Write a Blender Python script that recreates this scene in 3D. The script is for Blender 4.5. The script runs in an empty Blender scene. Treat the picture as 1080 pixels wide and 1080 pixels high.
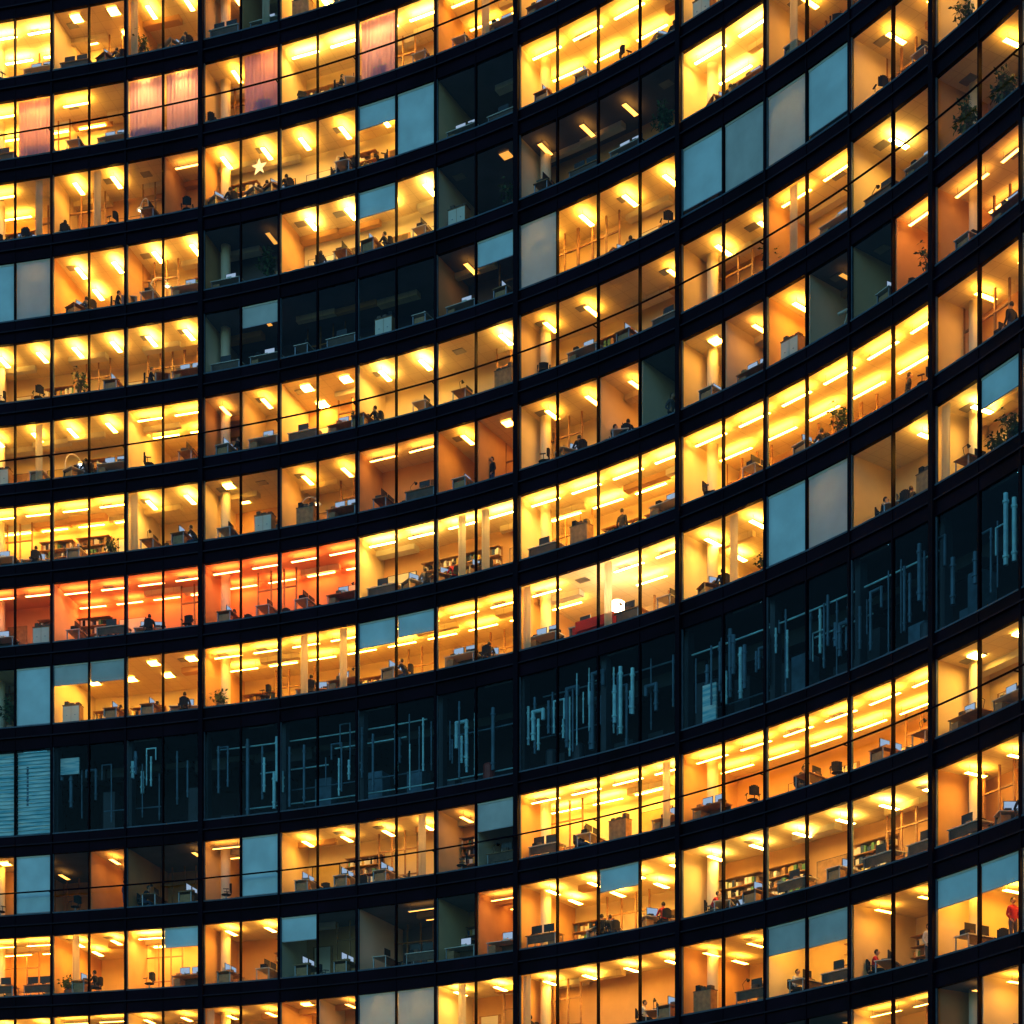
import bpy, bmesh, math, random
from mathutils import Vector, Matrix
random.seed(11)
H=4.0; F=2067.0; CZ=1.6
# ---------------------------------------------------------------- materials
MATS={}
def pmat(name,col,rough=.6,metal=0.,var=.15,scale=3.,spec=.4,col2=None):
    m=bpy.data.materials.new(name); m.use_nodes=True; nt=m.node_tree
    b=nt.nodes['Principled BSDF']; b.inputs['Roughness'].default_value=rough
    b.inputs['Metallic'].default_value=metal; b.inputs['Specular IOR Level'].default_value=spec
    tc=nt.nodes.new('ShaderNodeTexCoord'); nz=nt.nodes.new('ShaderNodeTexNoise')
    nz.inputs['Scale'].default_value=scale; nz.inputs['Detail'].default_value=4
    nt.links.new(tc.outputs['Object'],nz.inputs['Vector'])
    cr=nt.nodes.new('ShaderNodeValToRGB')
    a=[c*(1-var) for c in col]; z=col2 if col2 else [min(1,c*(1+var)) for c in col]
    cr.color_ramp.elements[0].position=.3; cr.color_ramp.elements[1].position=.7
    cr.color_ramp.elements[0].color=(*a,1); cr.color_ramp.elements[1].color=(*z,1)
    nt.links.new(nz.outputs['Fac'],cr.inputs['Fac']); nt.links.new(cr.outputs['Color'],b.inputs['Base Color'])
    MATS[name]=m; return m
def emat(name,col,s):
    m=bpy.data.materials.new(name); m.use_nodes=True; nt=m.node_tree; nt.nodes.clear()
    e=nt.nodes.new('ShaderNodeEmission'); e.inputs[0].default_value=(*col,1); e.inputs[1].default_value=s
    o=nt.nodes.new('ShaderNodeOutputMaterial'); nt.links.new(e.outputs[0],o.inputs[0]); MATS[name]=m; return m
pmat('frame_dark',(.007,.003,.008),.6,0,.2,spec=.05)
pmat('frame_pale',(.08,.12,.16),.5,0,.2,spec=.15)
pmat('spandrel',(.0095,.0032,.0085),.4,0,.5,.4,.03)
pmat('spandrel_ledge',(.018,.009,.018),.5,0,.3,spec=.1)
pmat('floor_carpet',(.20,.12,.06),.9,0,.25,2)
pmat('wall_cream',(.80,.63,.36),.8,0,.08,.7)
pmat('wall_white',(.84,.74,.54),.8,0,.06,.7)
pmat('wall_tan',(.64,.38,.16),.8,0,.12,.7)
pmat('wall_orange',(.82,.38,.16),.8,0,.15,.5)
pmat('wall_unlit',(.16,.16,.20),.8,0,.15,.7)  # wall of unlit rooms, their darkness put into the colour
pmat('ceiling_unlit',(.16,.17,.22),.85,0,.15,.7)  # dark copy of the ceiling, shade of unlit rooms painted in
pmat('wood',(.36,.19,.07),.5,0,.3,5)
pmat('wood_dark',(.09,.05,.025),.5,0,.3,5)
pmat('white_lam',(.75,.72,.62),.4,0,.04)
pmat('black_plastic',(.015,.015,.018),.4,0,.1)
pmat('grey_metal',(.3,.3,.32),.35,.7,.1)
pmat('paper',(.8,.78,.7),.8,0,.05)
pmat('fabric_dark',(.012,.012,.018),.9,0,.3,20)
pmat('fabric_blue',(.03,.06,.16),.9,0,.3,20)
pmat('fabric_red',(.5,.02,.015),.85,0,.2,20)
pmat('fabric_white',(.7,.68,.62),.85,0,.1,20)
pmat('fabric_grey',(.08,.08,.09),.85,0,.2,20)
pmat('skin',(.5,.28,.17),.5,0,.08,10)
pmat('hair',(.02,.012,.008),.6,0,.3,30)
pmat('leaf',(.04,.09,.025),.6,0,.5,6)
pmat('pot',(.35,.2,.12),.7,0,.2)
pmat('blind_blue',(.66,.84,.88),.85,0,.12,.8)
pmat('blind_dim',(.58,.60,.58),.85,0,.12,1.2)
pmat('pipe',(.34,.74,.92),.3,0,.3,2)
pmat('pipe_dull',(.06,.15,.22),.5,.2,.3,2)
pmat('duct',(.012,.03,.045),.5,.2,.3,1)
pmat('tank_red',(.25,.03,.02),.5,0,.2)
pmat('mech_wall',(.006,.007,.016),.9,0,.4,.8)
pmat('concrete',(.3,.29,.28),.9,0,.2,1)
pmat('asphalt',(.05,.05,.052),.9,0,.3,.5)
pmat('green_cover',(.08,.22,.1),.6,0,.1); pmat('book_yel',(.5,.35,.08),.6,0,.1)
m=pmat('ceiling',(.78,.72,.58),.85,0,.04,.6); nt=m.node_tree
uv=nt.nodes.new('ShaderNodeUVMap'); br=nt.nodes.new('ShaderNodeTexBrick'); br.offset=0
br.inputs['Scale'].default_value=1; br.inputs['Mortar Size'].default_value=.012
br.inputs['Brick Width'].default_value=.6; br.inputs['Row Height'].default_value=.6
br.inputs['Color1'].default_value=(.86,.74,.48,1); br.inputs['Color2'].default_value=(.82,.70,.44,1); br.inputs['Mortar'].default_value=(.68,.56,.34,1)
nt.links.new(uv.outputs[0],br.inputs['Vector']); nt.links.new(br.outputs['Color'],nt.nodes['Principled BSDF'].inputs['Base Color'])
m=pmat('louvre',(.25,.62,.72),.5,0,.1,1); nt=m.node_tree
tc=nt.nodes.new('ShaderNodeTexCoord'); mp=nt.nodes.new('ShaderNodeMapping'); mp.inputs['Scale'].default_value=(.6,.6,7)
nz=nt.nodes.new('ShaderNodeTexNoise'); nz.inputs['Scale'].default_value=1.4; nz.inputs['Detail'].default_value=5
cr=nt.nodes.new('ShaderNodeValToRGB'); cr.color_ramp.elements[0].position=.35; cr.color_ramp.elements[1].position=.65
cr.color_ramp.elements[0].color=(.10,.50,.62,1); cr.color_ramp.elements[1].color=(.7,.92,.9,1)
nt.links.new(tc.outputs['Object'],mp.inputs[0]); nt.links.new(mp.outputs[0],nz.inputs['Vector']); nt.links.new(nz.outputs['Fac'],cr.inputs[0])
nt.links.new(cr.outputs[0],nt.nodes['Principled BSDF'].inputs['Base Color'])
def trans(name,col,f=.55):
    m=bpy.data.materials.new(name); m.use_nodes=True; nt=m.node_tree; nt.nodes.clear()
    d=nt.nodes.new('ShaderNodeBsdfDiffuse'); t=nt.nodes.new('ShaderNodeBsdfTranslucent'); mx=nt.nodes.new('ShaderNodeMixShader'); o=nt.nodes.new('ShaderNodeOutputMaterial')
    tc=nt.nodes.new('ShaderNodeTexCoord'); nz=nt.nodes.new('ShaderNodeTexNoise'); nz.inputs['Scale'].default_value=1.5
    cr=nt.nodes.new('ShaderNodeValToRGB'); cr.color_ramp.elements[0].color=(*[c*.8 for c in col],1); cr.color_ramp.elements[1].color=(*col,1)
    nt.links.new(tc.outputs['Object'],nz.inputs['Vector']); nt.links.new(nz.outputs['Fac'],cr.inputs[0])
    nt.links.new(cr.outputs[0],d.inputs[0]); nt.links.new(cr.outputs[0],t.inputs[0])
    mx.inputs[0].default_value=f; nt.links.new(d.outputs[0],mx.inputs[1]); nt.links.new(t.outputs[0],mx.inputs[2]); nt.links.new(mx.outputs[0],o.inputs[0]); MATS[name]=m
trans('blind_lit',(.80,.84,.84),.3); trans('curtain_pink',(.92,.60,.9),.65); trans('curtain_white',(.85,.78,.6),.5)
m=bpy.data.materials.new('glass'); m.use_nodes=True; nt=m.node_tree; nt.nodes.clear()
t=nt.nodes.new('ShaderNodeBsdfTransparent'); t.inputs[0].default_value=(.97,.97,.96,1)
g=nt.nodes.new('ShaderNodeBsdfGlossy'); g.inputs['Roughness'].default_value=.03
fr=nt.nodes.new('ShaderNodeFresnel'); fr.inputs[0].default_value=1.2
mx=nt.nodes.new('ShaderNodeMixShader'); o=nt.nodes.new('ShaderNodeOutputMaterial')
nt.links.new(fr.outputs[0],mx.inputs[0]); nt.links.new(t.outputs[0],mx.inputs[1]); nt.links.new(g.outputs[0],mx.inputs[2]); nt.links.new(mx.outputs[0],o.inputs[0]); MATS['glass']=m
for k,(c,v) in dict(eY0=((1,.56,.10),100),eY1=((1,.52,.075),82),eY2=((1,.48,.055),66),ey0=((1,.49,.065),50),ey1=((1,.45,.05),38)).items(): emat(k,c,v)
for k,v in dict(eo0=22,eo1=14,ed0=1.2,ed1=4.5).items(): emat(k,(1,.40,.06),v)
emat('eR0',(1,.34,.085),30); emat('eCoolFill',(.2,.6,.85),8); emat('lamp_glow',(1,.75,.4),30); emat('screen',(.5,.7,1),.6); emat('star_paper',(1,.66,.22),2.2)
# ---------------------------------------------------------------- plan of the facade
XS=[-260,-220,-181,-142,-103,-64,-25,16,55,94,133,172,213,254,295,335,377,418,460,502,546,588,631,675,717,763,808,851,897,942,985,1033,1078,1124,1171,1219,1268]
I0=-6; M0=-6; M1=len(XS)-1+I0
def px(s):
    t=s-I0; i=max(0,min(len(XS)-2,int(math.floor(t)))); return XS[i]+(XS[i+1]-XS[i])*(t-i)
def s_of(x):
    for i in range(len(XS)-1):
        if XS[i]<=x<=XS[i+1]: return I0+i+(x-XS[i])/(XS[i+1]-XS[i])
    return 0
def pp(x):
    t=x/1000; return 85.5+10*t+4.75*t*t+16.1*t**3
def planx(x):
    D=F*H/pp(x); return Vector(((x-540)/F*D,D,0))
def plan(s): return planx(px(s))
def frame(s):
    x=px(s); T=(planx(x+4)-planx(x-4)).normalized(); return planx(x),T,Vector((-T.y,T.x,0))
_c={}
def W(s,u,z):
    k=round(s,4)
    if k not in _c: _c[k]=frame(s)
    P,T,N=_c[k]; v=P+N*u; return (v.x,v.y,z)
def wid(mm): return (plan(mm+1)-plan(mm)).length
# ---------------------------------------------------------------- builder
class MB:
    def __init__(s): s.v=[];s.f=[];s.m=[];s.uv=[];s.mats=[]
    def mi(s,n):
        if n not in s.mats: s.mats.append(n)
        return s.mats.index(n)
    def add(s,vs,fs,mat,uvs=None):
        b=len(s.v); s.v+=[tuple(v) for v in vs]; s.uv+=uvs if uvs else [(0,0)]*len(vs); k=s.mi(mat)
        for f in fs: s.f.append([b+i for i in f]); s.m.append(k)
    BF=[(0,3,2,1),(4,5,6,7),(0,1,5,4),(1,2,6,5),(2,3,7,6),(3,0,4,7)]
    def wbox(s,s0,s1,u0,u1,z0,z1,mat):
        c=[(s0,u0,z0),(s1,u0,z0),(s1,u1,z0),(s0,u1,z0),(s0,u0,z1),(s1,u0,z1),(s1,u1,z1),(s0,u1,z1)]
        s.add([W(*q) for q in c],s.BF,mat,[(q[0]*2,q[1]) for q in c])
    def wq(s,pts,mat): s.add([W(*q) for q in pts],[tuple(range(len(pts)))],mat,[(q[0]*2,q[1]) for q in pts])
    def box(s,x0,x1,y0,y1,z0,z1,mat):
        c=[(x0,y0,z0),(x1,y0,z0),(x1,y1,z0),(x0,y1,z0),(x0,y0,z1),(x1,y0,z1),(x1,y1,z1),(x0,y1,z1)]
        s.add(c,s.BF,mat)
    def cyl(s,p0,p1,r0,r1,mat,n=8):
        p0=Vector(p0);p1=Vector(p1);d=(p1-p0).normalized(); a=d.orthogonal().normalized(); b=d.cross(a)
        vs=[]
        for p,r in((p0,r0),(p1,r1)):
            for i in range(n):
                t=2*math.pi*i/n; vs.append(p+a*math.cos(t)*r+b*math.sin(t)*r)
        fs=[(i,(i+1)%n,n+(i+1)%n,n+i) for i in range(n)]+[tuple(range(n-1,-1,-1)),tuple(range(n,2*n))]
        s.add(vs,fs,mat)
    def ball(s,c,r,mat,n=12,k=8,sel=None):
        vs=[];fs=[]
        for j in range(k+1):
            ph=math.pi*j/k
            for i in range(n):
                t=2*math.pi*i/n; vs.append((c[0]+r[0]*math.sin(ph)*math.cos(t),c[1]+r[1]*math.sin(ph)*math.sin(t),c[2]+r[2]*math.cos(ph)))
        for j in range(k):
            for i in range(n):
                fs.append((j*n+i,j*n+(i+1)%n,(j+1)*n+(i+1)%n,(j+1)*n+i))
        s.add(vs,fs,mat)
    def mesh(s,name):
        me=bpy.data.meshes.new(name); me.from_pydata(s.v,[],s.f)
        for n in s.mats: me.materials.append(MATS[n])
        me.polygons.foreach_set('material_index',s.m)
        ul=me.uv_layers.new(name='UVMap'); d=[0.]*(2*len(me.loops))
        for i,l in enumerate(me.loops): d[2*i],d[2*i+1]=s.uv[l.vertex_index]
        ul.data.foreach_set('uv',d); me.update(); return me
    def obj(s,name,parent=None):
        o=bpy.data.objects.new(name,s.mesh(name)); bpy.context.collection.objects.link(o)
        if parent: o.parent=parent
        return o
tower=bpy.data.objects.new('office_tower',None); bpy.context.collection.objects.link(tower)
# ---------------------------------------------------------------- floors table
R={8:'YYyYYyoyYYyYyyYYYYYYYYYYYY',7:'YpYYppypYYpyyyyyyyyyyyyyyy',6:'YYYYYoYYYYhBddYYYyYYyYyyyy',
5:'BbYYYYddYYhydd'+'dddd'+'YYYyyyyy',4:'YYYYYYdHdddddHbYYyBcbByYyy',
3:'YYYYYYoyYYYYYYyYYyyyYyYYyy',2:'YYYYYYyYYyooyoyyodyoYddooo',1:'RRRRRRrrrrYYYYYYYYYYYYYYYy',
0:'yBhhYYYYYYhhYyYYYyYYBbYYYh',-1:'yBdoddoByYYyoHYYYYYYYYYYYY',-2:'YYYYYhYYHddddoYYhyYYYYYYYY',
-3:'yyyyyyyyyobbYYYYYYyyhhyYhh',-4:'yyooyyddyyyyooyyYYyyddyydy'}
def K(n): return 8.56+n if n>=0 else 7.246+n
for n in (9,10,-5,-6,-7): R[n]=''.join(random.choice('YYyyodY') for _ in range(26))
def state(n,mm):
    if 0<=mm<26: return R[n][mm]
    rr=random.Random(n*100+mm//2); return rr.choice('YYyyYod')
CLS={**{c:'L' for c in 'Yhpb'},'y':'M','o':'O','R':'R','r':'R',**{c:'D' for c in 'dHBc'}}
MAJ={-4,0,6,14,18,24,30}
NOEVEN={16,0,-4}
GH=.715*H
fr_=MB(); sp=MB(); gl=MB(); ro=MB(); li=MB(); bl=MB()
def visible(n,mm,k=None,mg=60):
    kk=K(n) if k is None else k
    x=px(mm+.5); y=1500-kk*pp(x); return -mg<x<1080+mg and 40-mg<y<1130+mg
def mull(mm,z0,z1,gz0,gz1):
    w=wid(min(mm,M1-1))
    if mm in MAJ: hw=.12/w; dep=-.20; 
    elif mm%2==0 and mm not in NOEVEN: hw=.055/w; dep=-.12
    else: hw=.028/w; dep=-.08
    fr_.wbox(mm-hw,mm+hw,dep,.10,z0,z1,'frame_dark')
    if hw*w>.05:
        for sg in(-1,1):
            a=mm+sg*hw; b=mm+sg*(hw+.035/w); fr_.wbox(min(a,b),max(a,b),-.03,.07,gz0,gz1,'frame_pale')
rooms=[]
def storey(n,k,gh,mech=False,top=None):
    z=CZ+k*H; gz1=z+gh; ztop=CZ+top*H
    for mm in range(M0,M1):
        gl.wq([(mm,0,z),(mm+1,0,z),(mm+1,0,gz1),(mm,0,gz1)],'glass')
        sp.wbox(mm,mm+1,-.05,.15,gz1+.04,ztop-.06,'spandrel')
        zm=(gz1+ztop)/2
        sp.wbox(mm,mm+1,-.16,-.052,zm-.03,zm+.03,'spandrel_ledge')
        sp.wbox(mm,mm+1,-.08,.12,ztop-.06,ztop,'frame_pale')
        sp.wbox(mm,mm+1,-.06,.12,gz1,gz1+.04,'frame_dark')
    for mm in range(M0,M1+1): mull(mm,z,ztop,z,gz1)
rows=sorted(R)
for n in rows:
    k=K(n)
    if n==-1: top=7.216
    else: top=K(n+1) if n+1 in R else k+1
    storey(n,k,GH,top=top)
storey('m',7.216,1.05*H,mech=True,top=8.56)
# ---------------------------------------------------------------- rooms
def room(n,a,b,cls):
    z=CZ+K(n)*H; fl=z-.12; ce=z+GH+.04; dep=random.choice([random.uniform(2.3,3.0),random.uniform(2.8,3.8),random.uniform(3.6,5.5)])
    if cls=='R': wall='wall_orange'; dep=random.uniform(2.4,3.2)
    elif cls=='D': wall=random.choice(['wall_unlit','wall_unlit','wall_tan'])
    elif cls=='O': wall=random.choice(['wall_tan','wall_tan','wall_cream'])
    else: wall=random.choice(['wall_cream','wall_cream','wall_white','wall_tan'])
    for mm in range(a,b):
        ro.wbox(mm,mm+1,.13,6.8,fl-.25,fl,'floor_carpet')
        ro.wbox(mm,mm+1,.16,6.8,ce,ce+.3,'wall_orange' if cls=='R' else 'ceiling_unlit' if cls=='D' else 'ceiling')
        ro.wbox(mm,mm+1,dep,dep+.12,fl,ce,wall)
        vis=visible(n,mm)
        if not vis: continue
        t=random.random(); d0=dep-.01
        if t<.2:
            ro.wbox(mm+.2,mm+.7,d0-.06,d0,fl,fl+2.15,'wood'); ro.wbox(mm+.25,mm+.65,d0-.08,d0-.061,fl,fl+2.1,random.choice(['wood_dark','white_lam','wood']))
        elif t<.4:
            ro.wbox(mm+.05,mm+.95,d0-.03,d0,fl,fl+2.3,'wood')
            for q in range(6): ro.wbox(mm+.05,mm+.95,d0-.38,d0-.031,fl+.1+q*.42,fl+.13+q*.42,'wood')
            for q in range(5):
                ss=mm+.08
                while ss<mm+.9:
                    w=random.uniform(.03,.09)
                    if random.random()<.8: ro.wbox(ss,ss+w*.9,d0-.3,d0-.035,fl+.131+q*.42,fl+.13+q*.42+random.uniform(.2,.34),random.choice(['fabric_dark','white_lam','wood','green_cover','book_yel','fabric_blue','wood_dark','paper','paper']))
                    ss+=w
        elif t<.58:
            ro.wbox(mm+.12,mm+.85,d0-.03,d0,fl+1.0,fl+2.1,'black_plastic'); ro.wbox(mm+.14,mm+.83,d0-.045,d0-.031,fl+1.03,fl+2.07,random.choice(['paper','wall_tan','wood','book_yel','white_lam']))
        elif t<.85:
            for q in (0,.33,.66,.97): ro.wbox(mm+q,mm+q+.03,d0-.9,d0-.82,fl,ce,'wood')
            for q in (.9,2.1): ro.wbox(mm,mm+1,d0-.9,d0-.82,fl+q,fl+q+.06,'wood')
        if random.random()<.35: u=random.uniform(1.6,2.2); ro.wbox(mm,mm+1,u,u+random.uniform(.2,.5),ce-.25,ce-.003,random.choice(['ceiling','white_lam','wall_tan']))
        if random.random()<.3: ro.wbox(mm+.15,mm+.4,.9,1.3,ce-.03,ce-.002,'grey_metal')
    typ=random.choice('AAAAAABBC'); lv={'L':['eY0','eY1','eY2'],'M':['ey0','ey1'],'O':['eo0','eo1'],'R':['eR0'],'D':['ed0','ed1']}[cls]
    if cls=='R': typ='B'
    em=random.choice(lv); off=random.uniform(.35,.65); u0=random.uniform(.4,.8)
    for mm in range(a,b):
        w=wid(mm)
        if not visible(n,mm,mg=140): continue
        if cls=='D' and random.random()<.5: continue
        if cls in 'LM' and random.random()<.05: continue
        e=em
        hz=ce-.3 if typ!='C' else ce-.05
        if typ=='A':
            for q in (u0,u0+1.9):
                if q+1.3>dep-.1 and q!=u0: continue
                hw=.11/w; c=mm+off+random.uniform(-.03,.03); LL=.95
                li.wq([(c-hw,q,hz),(c+hw,q,hz),(c+hw,q+LL,hz),(c-hw,q+LL,hz)],e)
                for sg in(-1,1):
                    ro.wbox(c+sg*(hw+.012/w)-.01/w,c+sg*(hw+.012/w)+.01/w,q,q+LL,hz-.01,hz+.03,'white_lam')
                for uu in (q+.15,q+.8): ro.wbox(c-.004,c+.004,uu,uu+.015,hz+.03,ce,'grey_metal')
        elif typ=='B':
            for q in (u0,u0+1.7):
                if q>dep-.4: continue
                li.wq([(mm+.15,q,hz),(mm+.85,q,hz),(mm+.85,q+.14,hz),(mm+.15,q+.14,hz)],e)
                ro.wbox(mm+.15,mm+.85,q-.02,q-.002,hz-.01,hz+.03,'white_lam')
                for uu in (.2,.8): ro.wbox(mm+uu,mm+uu+.006,q+.02,q+.035,hz+.01,ce,'grey_metal')
        else:
            for q in (u0,u0+1.6):
                if q>dep-.7: continue
                c=mm+.5; hw=.25/w
                li.wq([(c-hw,q,hz),(c+hw,q,hz),(c+hw,q+.5,hz),(c-hw,q+.5,hz)],e)
                ro.wbox(c-hw-.01,c-hw-.001,q,q+.5,hz-.02,ce,'white_lam'); ro.wbox(c+hw+.001,c+hw+.01,q,q+.5,hz-.02,ce,'white_lam')
    rooms.append((n,a,b,cls,dep,fl,ce))
for n in rows:
    a=M0; z=CZ+K(n)*H
    def part(mm,u1=6.7):
        w=.05/wid(min(mm,M1-1)); ro.wbox(mm-w,mm+w,.14,u1,z-.12,z+GH+.04,random.choice(['wall_cream','wall_white','wall_tan']))
    part(M0)
    for mm in range(M0+1,M1+1):
        cut=False
        if mm==M1: cut=True
        else:
            c0=CLS[state(n,mm-1)]; c1=CLS[state(n,mm)]
            even=mm%2==0 and mm!=16
            if mm in MAJ: cut=True
            elif c0!=c1 and (even or 'D' in (c0,c1) or 'R' in (c0,c1) or 'O' in (c0,c1)): cut=True
            elif even and random.random()<.4: cut=True
        if cut:
            cs=[CLS[state(n,q)] for q in range(a,mm)]; room(n,a,mm,max(set(cs),key=cs.count)); part(mm); a=mm
    for mm in (0,6,14,18,24):
        if visible(n,mm):
            c=W(mm+.25,1.5,0); ro.cyl((c[0],c[1],z-.12),(c[0],c[1],z+GH+.04),.24,.24,'wall_white',16)
# ---------------------------------------------------------------- blinds / curtains
for n in rows:
    z=CZ+K(n)*H
    for mm in range(0,26):
        st=state(n,mm); w=wid(mm)
        if not visible(n,mm): continue
        g=.06/w
        def blind(frac,mat):
            zb=z+GH*(1-frac)
            bl.wbox(mm+g,mm+1-g,.06,.075,zb,z+GH-.09,mat); bl.wbox(mm+g,mm+1-g,.055,.085,zb-.03,zb,'grey_metal')
            bl.wbox(mm+g,mm+1-g,.03,.11,z+GH-.09,z+GH-.015,'white_lam')
        if st=='B': blind(random.choice([.97,.97,.9]),'blind_blue')
        elif st=='b': blind(.97,'blind_lit')
        elif st=='c': blind(.97,'blind_dim')
        elif st in 'hH': blind(random.uniform(.33,.48),random.choice(['blind_blue','blind_blue','blind_dim']))
        elif st=='p' or (st in 'Yy' and random.random()<.12):
            mat='curtain_pink' if st=='p' else 'curtain_white'
            s0=mm+random.choice([.08,.5]) if st!='p' else mm+.05; L=.9 if st=='p' else .2; N=30 if st=='p' else 16
            for i in range(N):
                a=s0+L*i/N; b=s0+L*(i+1)/N
                ua=.2+.04*math.sin(i*1.9); ub=.2+.04*math.sin((i+1)*1.9)
                bl.wq([(a,ua,z),(b,ub,z),(b,ub,z+GH),(a,ua,z+GH)],mat)
ra=MB()
for n in (7,3,-1,-5):
    z=CZ+K(n)*H+.95
    for mm in range(M0,M1):
        p=W(mm,-.42,z); q=W(mm+1,-.42,z); ra.cyl(p,q,.04,.04,'frame_dark',8)
        if mm%2==0: ra.wbox(mm-.01,mm+.01,-.42,-.1,z-.02,z+.02,'frame_dark')
# ---------------------------------------------------------------- plant floor
me_=MB(); z=CZ+7.216*H; zt=z+4.2
for mm in range(M0,M1):
    me_.wbox(mm,mm+1,.13,6,z-.3,z-.05,'mech_wall'); me_.wbox(mm,mm+1,.16,6,zt+.06,zt+.3,'mech_wall'); me_.wbox(mm,mm+1,5,5.1,z-.05,zt+.06,'mech_wall')
    if mm%3==1:
        li.wq([(mm+.2,.14,zt+.02),(mm+.8,.14,zt+.02),(mm+.8,.2,zt+.02),(mm+.2,.2,zt+.02)],'eCoolFill')  # added cool fill strip to light up the pipes
        me_.wbox(mm+.18,mm+.82,.115,.135,zt-.06,zt+.05,'duct')  # added baffle that hides the fill strip from the camera
    if mm%2==0: me_.wbox(mm-.06,mm+.06,.4,.8,z-.05,zt+.06,'duct')
def pipe(x,z0,z1,u,r,mat,elbow=0):
    s=s_of(x); a=W(s,u,z+z0); b=W(s,u,z+z1); me_.cyl(a,b,r,r,mat,10)
    for q in (z0+.3,z1-.3): me_.cyl(W(s,u,z+q-.04),W(s,u,z+q+.04),r*1.4,r*1.4,mat,10)
    if elbow:
        me_.ball(b,(r*1.1,)*3,mat); c=W(s+elbow,u,z+z1); me_.cyl(b,c,r,r,mat,10); me_.ball(c,(r*1.1,)*3,mat)
        me_.cyl(c,W(s+elbow,u,z+z1-random.uniform(.3,1.2)),r,r,mat,10)
def cluster(x0,x1,cnt,bright,zr=(.2,4.0)):
    for i in range(cnt):
        x=x0+(x1-x0)*(i+random.uniform(.1,.9))/cnt; a=random.uniform(zr[0],zr[0]+1.5); b=random.uniform(max(a+.8,zr[1]-1.5),zr[1])
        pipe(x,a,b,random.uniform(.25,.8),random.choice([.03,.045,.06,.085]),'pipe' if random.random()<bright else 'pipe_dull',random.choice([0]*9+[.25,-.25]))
cluster(132,158,5,.8,(1.2,3.9)); cluster(264,300,4,.9,(.2,3.0)); cluster(345,380,3,.8,(.2,2.6)); cluster(405,442,4,.8,(.2,3.6))
cluster(468,500,5,.8,(.3,3.6)); cluster(548,600,8,.8,(.3,3.6)); cluster(600,662,11,.95,(.3,4.1)); cluster(735,830,14,.25,(.5,3.5)); cluster(838,900,12,.3,(.3,3.6)); cluster(940,980,5,.2); cluster(1045,1078,6,.8,(1,4)); cluster(0,1080,70,.03)
for x0,x1,zz in ((264,335,2.3),(300,440,1.2),(345,420,2.9),(470,545,2.5),(560,640,1.6),(735,800,1.0),(840,900,2.4),(720,980,3.3),(220,440,3.6),(100,160,1.2),(250,540,.7),(560,700,3.5)):
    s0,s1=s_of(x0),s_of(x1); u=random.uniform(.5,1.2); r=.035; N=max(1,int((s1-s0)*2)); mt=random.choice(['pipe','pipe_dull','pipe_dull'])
    for i in range(N): me_.cyl(W(s0+(s1-s0)*i/N,u,z+zz),W(s0+(s1-s0)*(i+1)/N,u,z+zz),r,r,mt,8)
for x in range(30,1070,31):
    s=s_of(x); h=random.uniform(.6,2.6); u=random.uniform(1.4,2.6); w=random.uniform(.2,.55)
    me_.wbox(s,s+w,u,u+.8,z-.05,z+h,random.choice(['duct','duct','pipe_dull']))
    me_.wbox(s-.1,s+w+.3,2.6,3.3,zt-random.uniform(.6,1.1),zt-.35,'duct')
for x in (505,570,598,960):
    c=W(s_of(x),.9,0); me_.cyl((c[0],c[1],z-.05),(c[0],c[1],z+.9),.28,.28,'tank_red' if x==505 else 'duct',14); me_.ball((c[0],c[1],z+.9),(.28,.28,.15),'tank_red' if x==505 else 'duct')
for a,b in ((-1,0.0),(0.03,.97),(1.03,1.97)):
    bl.wbox(a,b,.2,.24,z+.02,zt-.05,'louvre')
    for q in range(22): bl.wbox(a,b,.15,.2,z+.1+q*.19,z+.13+q*.19,'louvre')
bl.wbox(18.35,18.65,.5,.6,z+.1,z+1.8,'louvre'); bl.wbox(2.1,2.6,.5,.6,z+3.0,z+3.8,'louvre')
bd=MB(); zt=CZ+(K(10)+1)*H
for mm in range(M0,M1):
    bd.wbox(mm,mm+1,-.05,.4,0,CZ+K(-7)*H-.01,'spandrel'); bd.wbox(mm,mm+1,7,7.4,0,zt,'concrete'); bd.wbox(mm,mm+1,-.15,7.4,zt+.002,zt+.8,'spandrel')
for a,b in((M0-.1,M0-.03),(M1+.03,M1+.1)): bd.wbox(a,b,-.1,7.4,0,zt+.8,'spandrel')
for b,nm in((fr_,'window_frames'),(sp,'spandrels'),(gl,'glazing'),(ro,'office_interiors'),(li,'ceiling_lights'),(bl,'window_blinds'),(ra,'maintenance_rails'),(me_,'plant_room_pipework'),(bd,'tower_shell')):
    b.obj(nm,tower)
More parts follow.
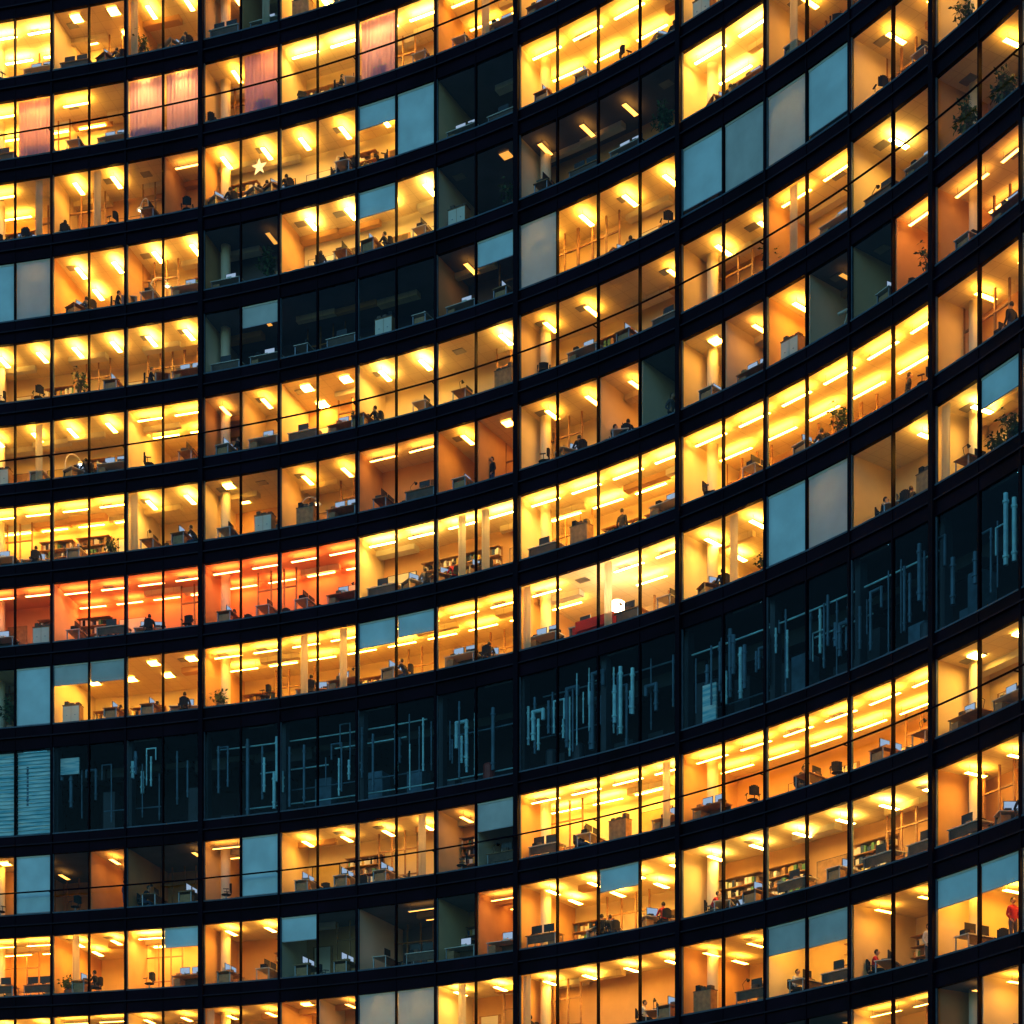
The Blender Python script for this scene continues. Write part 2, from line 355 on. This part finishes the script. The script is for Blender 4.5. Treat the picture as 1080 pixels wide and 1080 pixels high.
# ---------------------------------------------------------------- furniture templates
T={}
def desk(v):
    b=MB(); b.box(-.8,.8,-.38,.38,.71,.74,random.choice(['wood','white_lam']) if v else 'white_lam')
    for x in(-.75,.71):
        for y in(-.34,.30): b.box(x,x+.04,y,y+.04,0,.709,'grey_metal')
    b.box(-.7,.7,-.33,-.31,.35,.70,'wood_dark'); b.box(.35,.7,-.28,.3,.06,.6,'wood')
    for cx in ([-.1] if v==0 else [-.4,.25] if v==1 else [.1]):
        b.box(cx-.12,cx+.12,-.12,.08,.741,.755,'black_plastic'); b.box(cx-.02,cx+.02,-.05,-.02,.756,.95,'black_plastic')
        b.box(cx-.27,cx+.27,-.07,-.04,.86,1.2,'black_plastic'); b.box(cx-.25,cx+.25,-.039,-.036,.88,1.18,'screen')
        b.box(cx-.2,cx+.2,.12,.26,.741,.76,'black_plastic')
    for i in range(4):
        x=random.uniform(-.75,.5); y=random.uniform(-.2,.05); b.box(x,x+.22,y,y+.3,.742,.742+random.uniform(.02,.25),random.choice(['paper','fabric_dark','wood_dark','wood']))
    if v==2:
        b.cyl((-.6,0,.742),(-.6,0,.77),.09,.09,'black_plastic'); b.cyl((-.6,0,.77),(-.7,0,1.1),.012,.012,'black_plastic'); b.cyl((-.7,0,1.1),(-.45,0,1.3),.012,.012,'black_plastic'); b.cyl((-.48,0,1.3),(-.38,0,1.2),.03,.08,'black_plastic')
    return b
def chair():
    b=MB()
    for i in range(5):
        t=i*2*math.pi/5; b.cyl((0,0,.12),(.3*math.cos(t),.3*math.sin(t),.07),.025,.018,'black_plastic'); b.ball((.3*math.cos(t),.3*math.sin(t),.035),(.03,.03,.035),'black_plastic',6,4)
    b.cyl((0,0,.1),(0,0,.42),.03,.03,'grey_metal'); b.ball((0,0,.46),(.24,.24,.05),'fabric_dark')
    b.cyl((0,-.22,.45),(0,-.26,.62),.025,.025,'black_plastic')
    # curved, bevelled backrest
    for i in range(6):
        x0=-.21+.07*i; c=abs(i-2.5)/2.5; yb=-.27+.05*c*c; top=1.0-.05*c*c
        b.box(x0,x0+.07,yb,yb+.045,.58+.03*c*c,top,'fabric_dark')
    for x in(-.27,.27): b.cyl((x,-.05,.45),(x,-.05,.66),.015,.015,'black_plastic'); b.box(x-.03,x+.03,-.15,.12,.66,.69,'black_plastic')
    return b
def plant(h,n,r):
    b=MB(); b.cyl((0,0,0),(0,0,.4),.14,.2,'pot',14); b.cyl((0,0,.4),(0,0,.42),.18,.18,'wood_dark',14)
    for i in range(7):
        t=random.uniform(0,6.28); e=(random.uniform(.2,1)*r*math.cos(t),random.uniform(.2,1)*r*math.sin(t),h*random.uniform(.6,1)); b.cyl((0,0,.4),e,.018,.006,'wood_dark',5)
        for j in range(n):
            q=random.uniform(.35,1.05); c=Vector((0,0,.4)).lerp(Vector(e),q)+Vector((random.gauss(0,.1),random.gauss(0,.1),random.gauss(0,.08)))
            d=Vector((random.gauss(0,1),random.gauss(0,1),random.gauss(-.2,.6))).normalized(); o=d.orthogonal().normalized(); L=random.uniform(.12,.26)
            b.add([c,c+d*L*.5+o*L*.22,c+d*L-Vector((0,0,.03)),c+d*L*.5-o*L*.22],[(0,1,2,3)],'leaf')
    return b
def arclamp():
    b=MB(); b.cyl((0,0,0),(0,0,.04),.18,.18,'white_lam',16); p=(0,0,.04)
    for i in range(1,13):
        t=i/12*2.5; q=(.45-.45*math.cos(t),0,1.3+.55*math.sin(t)) if i>1 else (0,0,1.3); b.cyl(p,q,.025,.025,'white_lam'); p=q
    b.cyl((p[0],0,p[2]),(p[0],0,p[2]-.16),.05,.2,'white_lam',14); b.ball((p[0],0,p[2]-.16),(.08,.08,.05),'lamp_glow',8,5); return b
def cabinet():
    b=MB(); b.box(-.45,.45,-.22,.22,.05,1.05,'wood'); b.box(-.47,.47,-.24,.24,1.05,1.08,'wood_dark')
    for x in(-.43,.01): b.box(x,x+.42,-.235,-.221,.1,1.0,'white_lam'); b.box(x+.18,x+.24,-.25,-.236,.55,.58,'grey_metal')
    for x in(-.4,-.1,.2): b.box(x,x+.2,-.12,.15,1.081,1.08+random.uniform(.1,.35),random.choice(['fabric_dark','paper','wood_dark']))
    return b
def sofa():
    b=MB(); b.box(-1,1,-.4,.4,.12,.42,'fabric_red'); b.box(-1,1,.3,.5,.421,.85,'fabric_red')
    for x in(-1.15,1.001): b.box(x,x+.15,-.42,.5,.12,.62,'fabric_red')
    for x in(-.98,.01): b.ball((x+.48,-.02,.46),(.48,.38,.09),'fabric_red')
    for x in(-1,.9):
        for y in(-.35,.35): b.box(x,x+.06,y,y+.06,0,.119,'wood_dark')
    return b
def globe():
    b=MB(); b.cyl((0,0,0),(0,0,.03),.2,.2,'white_lam',14); b.cyl((0,0,.03),(0,0,1.15),.02,.02,'grey_metal'); b.ball((0,0,1.5),(.45,.45,.42),'lamp_glow',20,14); return b
def star():
    b=MB()
    for i in range(10):
        t=i*math.pi/5+math.pi/2
        d=Vector((math.cos(t),0,math.sin(t)))
        if i%2==0: b.cyl(d*.08,d*.42,.11,.004,'star_paper',4)
    b.ball((0,0,0),(.13,.1,.13),'star_paper'); b.cyl((0,0,.1),(0,0,.9),.006,.006,'black_plastic',5); return b
def scope():
    b=MB()
    for i in range(3):
        t=i*2.094; b.cyl((.4*math.cos(t),.4*math.sin(t),0),(.05*math.cos(t),.05*math.sin(t),1.15),.018,.022,'white_lam')
    b.ball((0,0,1.2),(.07,.07,.07),'grey_metal'); b.cyl((-.3,-.3,1.15),(.3,.3,1.5),.06,.07,'white_lam',12); b.cyl((.3,.3,1.5),(.38,.38,1.545),.085,.085,'white_lam',12); return b
def reg(name,b): T.setdefault(name,[]).append(b.mesh(name))
for v in(0,1,2,0,1): reg('office_desk',desk(v))
reg('office_chair',chair())
for h,n,r in((1.5,30,.35),(1.1,24,.3),(2.0,50,.5)): reg('potted_plant',plant(h,n,r))
reg('floor_lamp',arclamp()); reg('storage_cabinet',cabinet()); reg('storage_cabinet',cabinet()); reg('red_sofa',sofa()); reg('globe_lamp',globe()); reg('star_lantern',star()); reg('telescope',scope())
# ---------------------------------------------------------------- people
def person(pose,top,bot):
    J={}; 
    if pose=='stand':
        J=dict(pel=(0,0,.96,.14),sp=(0,.0,1.14,.12),ch=(0,0,1.34,.145),nk=(0,.0,1.49,.06),hd=(0,.01,1.56,.05))
        for s,c in((-1,'l'),(1,'r')):
            J.update({'sh'+c:(s*.18,0,1.41,.07),'el'+c:(s*.25,-.04,1.13,.047),'wr'+c:(s*.22,.14,.93,.03),'hp'+c:(s*.1,0,.88,.1),'kn'+c:(s*.11,.03,.5,.065),'an'+c:(s*.12,-.03,.09,.042),'to'+c:(s*.14,.15,.035,.035)})
    elif pose=='walk':
        J=dict(pel=(0,0,.94,.14),sp=(0,.03,1.12,.12),ch=(0,.06,1.31,.145),nk=(0,.09,1.46,.06),hd=(0,.11,1.53,.05))
        for s,c in((-1,'l'),(1,'r')):
            J.update({'sh'+c:(s*.18,.06,1.38,.07),'el'+c:(s*.24,.05-s*.14,1.11,.047),'wr'+c:(s*.2,.22-s*.12,.95,.03),'hp'+c:(s*.1,0,.87,.1),'kn'+c:(s*.1,.08+s*.16,.5,.065),'an'+c:(s*.1,s*.25-.05,.1,.042),'to'+c:(s*.1,s*.25+.12,.035,.035)})
    else:
        lean=.12 if pose=='sit' else .3
        J=dict(pel=(0,0,.53,.15),sp=(0,lean*.3,.72,.13),ch=(0,lean*.7,.92,.145),nk=(0,lean,1.07,.06),hd=(0,lean+.03,1.14,.05))
        for s,c in((-1,'l'),(1,'r')):
            J.update({'sh'+c:(s*.18,lean*.8,1.0,.07),'el'+c:(s*.26,lean*.8+.12,.78,.047),'wr'+c:(s*.16,lean+.38,.8,.03),'hp'+c:(s*.1,.05,.53,.1),'kn'+c:(s*.13,.46,.52,.068),'an'+c:(s*.13,.42,.09,.042),'to'+c:(s*.14,.6,.035,.035)})
    E=[('pel','sp'),('sp','ch'),('ch','nk'),('nk','hd')]
    for c in 'lr': E+=[('ch','sh'+c),('sh'+c,'el'+c),('el'+c,'wr'+c),('pel','hp'+c),('hp'+c,'kn'+c),('kn'+c,'an'+c),('an'+c,'to'+c)]
    bm=bmesh.new(); L=bm.verts.layers.skin.verify(); V={}
    for k,(x,y,z_,r) in J.items():
        v=bm.verts.new((x,y,z_)); v[L].radius=(r,r); v[L].use_root=(k=='pel'); V[k]=v
    for a,b in E: bm.edges.new((V[a],V[b]))
    me=bpy.data.meshes.new('t'); bm.to_mesh(me); bm.free(); ob=bpy.data.objects.new('t',me); bpy.context.collection.objects.link(ob)
    ob.modifiers.new('S','SKIN'); sd=ob.modifiers.new('U','SUBSURF'); sd.levels=1
    dg=bpy.context.evaluated_depsgraph_get(); m2=bpy.data.meshes.new_from_object(ob.evaluated_get(dg))
    b=MB(); vs=[tuple(v.co) for v in m2.vertices]
    def near(c):
        best=None;bd_=9
        for a,e in E:
            p=Vector(J[a][:3]);q=Vector(J[e][:3]);d=q-p;t=max(0,min(1,(c-p).dot(d)/d.length_squared));dd=(c-p-d*t).length
            if dd<bd_: bd_=dd;best=(a,e,t)
        return best
    groups={}
    for p in m2.polygons:
        a,e,t=near(p.center)
        if e[:2]=='hd' : mm='skin'
        elif e[:2]=='wr': mm=top if t<.85 else 'skin'
        elif e[:2] in('hp','kn','an'): mm=bot
        elif e[:2]=='to': mm='black_plastic'
        else: mm=top
        groups.setdefault(mm,[]).append(tuple(p.vertices))
    first=True
    for mm,fs in groups.items():
        b.add(vs if first else [],[f for f in fs] if first else [],mm)
        if not first:
            k=b.mi(mm)
            for f in fs: b.f.append(list(f)); b.m.append(k)
        first=False
    hx,hy,hz,_=J['hd']; hz+=.09
    b.ball((hx,hy,hz),(.077,.097,.118),'skin',14,10); b.ball((hx,hy-.018,hz+.022),(.086,.098,.112),'hair',14,10)
    b.cyl((hx,hy+.085,hz+.01),(hx,hy+.118,hz-.022),.008,.016,'skin',6); b.box(hx-.025,hx+.025,hy+.088,hy+.094,hz-.056,hz-.048,'fabric_red')
    for s in(-1,1):
        b.ball((hx+s*.08,hy,hz-.005),(.012,.02,.03),'skin',6,5); b.ball((hx+s*.03,hy+.086,hz),(.011,.008,.008),'black_plastic',6,4)
    for c,s in(('l',-1),('r',1)):
        w=Vector(J['wr'+c][:3]); d=(w-Vector(J['el'+c][:3])).normalized(); p=w+d*.06
        b.ball(tuple(p),(.04,.04,.04),'skin',8,6); sd_=d.cross(Vector((0,0,1))).normalized() if abs(d.z)<.95 else Vector((1,0,0))
        for i,l in enumerate((.07,.085,.08,.06)):
            r0=p+sd_*(i-1.5)*.02+d*.025; k=r0+d*l*.55; b.cyl(r0,k,.010,.009,'skin',5); b.cyl(k,k+(d+Vector((0,0,-.5))).normalized()*l*.5,.009,.007,'skin',5)
        r0=p-sd_*s*.03; b.cyl(r0,r0+(d-sd_*s).normalized()*.06,.011,.009,'skin',5)
    bpy.data.objects.remove(ob); me=b.mesh('office_worker')
    for p in me.polygons: p.use_smooth=True
    return me
PM={}
def place(name,n,s,u,rot=0,me=None,dz=0,sc=1):
    z=CZ+K(n)*H-.12+dz; P,Tt,N=frame(s); c=P+N*u
    me=me or random.choice(T[name]); o=bpy.data.objects.new(name,me); bpy.context.collection.objects.link(o)
    o.location=(c.x,c.y,z); o.rotation_euler=(0,0,math.atan2(Tt.y,Tt.x)+rot); o.scale=(sc,)*3; return o
people=[(1,1043,'stand','fabric_dark',.8),(1,934,'walk','fabric_dark',.9),(0,940,'lean','fabric_dark',.6),(0,912,'sit','fabric_dark',.7),(0,505,'lean','fabric_dark',.5),(0,420,'lean','fabric_dark',.6),
(1,470,'sit','fabric_red',.6),(1,503,'sit','fabric_dark',.6),(1,440,'sit','fabric_grey',.6),(1,636,'stand','fabric_dark',1.2),(2,601,'sit','fabric_dark',.6),(2,628,'lean','fabric_dark',.7),(2,648,'sit','fabric_dark',.7),(0,187,'sit','fabric_dark',.5),
(6,237,'sit','fabric_dark',.5),(6,278,'lean','fabric_dark',.5),(6,296,'sit','fabric_dark',.5),(6,347,'lean','fabric_dark',.5),(6,366,'sit','fabric_dark',.4),(5,330,'sit','fabric_dark',.5),(5,115,'sit','fabric_dark',.5),(5,88,'lean','fabric_grey',.5),
(-2,687,'sit','fabric_red',.7),(-2,733,'lean','fabric_red',.8),(-2,745,'sit','fabric_dark',1.5),(-3,820,'sit','fabric_white',.8),(-3,960,'stand','fabric_white',.7),(-3,1047,'stand','fabric_red',.7),(-3,903,'sit','fabric_red',.7),(-2,622,'sit','fabric_dark',.6),(-2,631,'lean','fabric_dark',.9),
(-3,551,'sit','fabric_dark',.6),(-3,528,'stand','fabric_dark',1.4),(-3,660,'sit','fabric_white',.9),(-1,122,'stand','fabric_blue',.8),(-1,142,'lean','fabric_dark',.6),(2,940,'sit','fabric_dark',.7),(4,650,'sit','fabric_dark',.9),(0,750,'sit','fabric_dark',.6),(3,245,'sit','fabric_dark',.7),
(2,505,'stand','fabric_dark',.9),(7,350,'sit','fabric_dark',.5),(8,120,'lean','fabric_dark',.5),(-2,95,'sit','fabric_dark',.5),(2,690,'walk','fabric_grey',.9),(1,1020,'sit','fabric_dark',1.2),(6,60,'sit','fabric_dark',.6),(1,850,'sit','fabric_dark',.8),
(6,20,'lean','fabric_grey',.5),(4,150,'sit','fabric_dark',.5),(3,85,'sit','fabric_dark',.5),(2,200,'lean','fabric_dark',.5),(2,30,'sit','fabric_dark',.5),(1,150,'sit','fabric_dark',.5),(0,320,'sit','fabric_grey',.5),(3,390,'sit','fabric_dark',.5),(8,190,'sit','fabric_grey',.5),(7,215,'lean','fabric_dark',.5),(5,400,'sit','fabric_dark',.5),(-1,600,'lean','fabric_dark',.6),(-1,830,'sit','fabric_dark',.6),(6,700,'sit','fabric_dark',.6),(5,760,'lean','fabric_dark',.6),(-2,1060,'sit','fabric_dark',.6)]
occ=set()
for n,x,pose,top,u in people:
    kk=(pose,top)
    if kk not in PM: PM[kk]=person(pose,top,random.choice(['fabric_dark','fabric_blue','fabric_grey']))
    s=s_of(x); rot=random.choice([0,1.57,-1.57,2.6,-.6]) if pose in('stand','walk') else random.choice([1.5,-1.5,1.1,-1.1,.3])
    place('office_worker',n,s,u+.25,rot,PM[kk]); occ.add((n,int(s)))
    if pose in('sit','lean'):
        place('office_chair',n,s,u+.25,rot)
        w=wid(int(s)); dx=-math.sin(rot)*.62; dy=math.cos(rot)*.62
        if u+.25+dy>.55: place('office_desk',n,s+dx/w,max(.6,u+.25+dy),rot+math.pi)
place('red_sofa',0,15.8,.8,math.pi); place('globe_lamp',0,15.95,1.6); place('star_lantern',6,7.35,.5,dz=1.8); place('telescope',2,21.6,.9)
for n,x,k in ((3,1008,2),(0,1052,0),(0,1064,1),(3,803,0),(-2,66,1),(0,798,1),(2,112,1),(4,1004,0),(0,1040,1)): place('potted_plant',n,s_of(x),.6,me=T['potted_plant'][k]); occ.add((n,int(s_of(x))))
for n,x in((6,148),(6,345),(2,308),(2,368),(3,60),(5,150)): place('floor_lamp',n,s_of(x),.9,random.uniform(0,6))
for (n,a,b,cls,dep,fl,ce) in rooms:
    for mm in range(a,b):
        if not visible(n,mm) or state(n,mm) in 'Bbc': continue
        if (n,mm) not in occ:
            t=random.random()
            if t<.72:
                rot=random.choice([0,math.pi,math.pi/2,-math.pi/2]); u=random.uniform(.6,.8) if abs(math.cos(rot))>.5 else 1.0
                place('office_desk',n,mm+.5,u,rot)
                if random.random()<.8: place('office_chair',n,mm+.5+(.25 if abs(math.cos(rot))<.5 else 0),u+.7,random.uniform(0,6))
            elif t<.80: place('storage_cabinet',n,mm+random.uniform(.35,.65),.5,random.choice([0,math.pi]))
            elif t<.84: place('potted_plant',n,mm+random.uniform(.25,.75),.6)
            elif t<.95: place('office_chair',n,mm+.5,.5,random.uniform(0,6))
# ---------------------------------------------------------------- ground
g=MB(); g.add([(-1500,-1500,0),(1500,-1500,0),(1500,1500,0),(-1500,1500,0)],[(0,1,2,3)],'asphalt'); g.obj('ground')
# ---------------------------------------------------------------- world
w=bpy.data.worlds.new('World'); bpy.context.scene.world=w; w.use_nodes=True; nt=w.node_tree; bg=nt.nodes['Background']
sk=nt.nodes.new('ShaderNodeTexSky'); sk.sky_type='NISHITA'; sk.sun_disc=False; sk.sun_elevation=math.radians(1); sk.sun_rotation=math.radians(20)
mx=nt.nodes.new('ShaderNodeMix'); mx.data_type='RGBA'; mx.blend_type='MULTIPLY'; mx.inputs[0].default_value=1; mx.inputs[7].default_value=(.22,.60,1,1)
nt.links.new(sk.outputs[0],mx.inputs[6]); nt.links.new(mx.outputs[2],bg.inputs[0]); bg.inputs[1].default_value=1.1
sl=bpy.data.lights.new('sun','SUN'); sl.energy=.02; sl.angle=math.radians(10); sl.color=(1,.85,.7); so=bpy.data.objects.new('sun',sl); bpy.context.collection.objects.link(so); so.rotation_euler=(math.radians(75),0,math.radians(-20))
# ---------------------------------------------------------------- camera
cd=bpy.data.cameras.new('camera'); cd.lens=36*F/1080; cd.sensor_width=36; cd.shift_y=960/1080; cd.clip_end=5000
co=bpy.data.objects.new('camera',cd); bpy.context.collection.objects.link(co); co.location=(0,0,CZ); co.rotation_euler=(math.radians(90),0,0)
sc=bpy.context.scene; sc.camera=co; sc.view_settings.view_transform='Standard'
print('objs',len(bpy.data.objects))
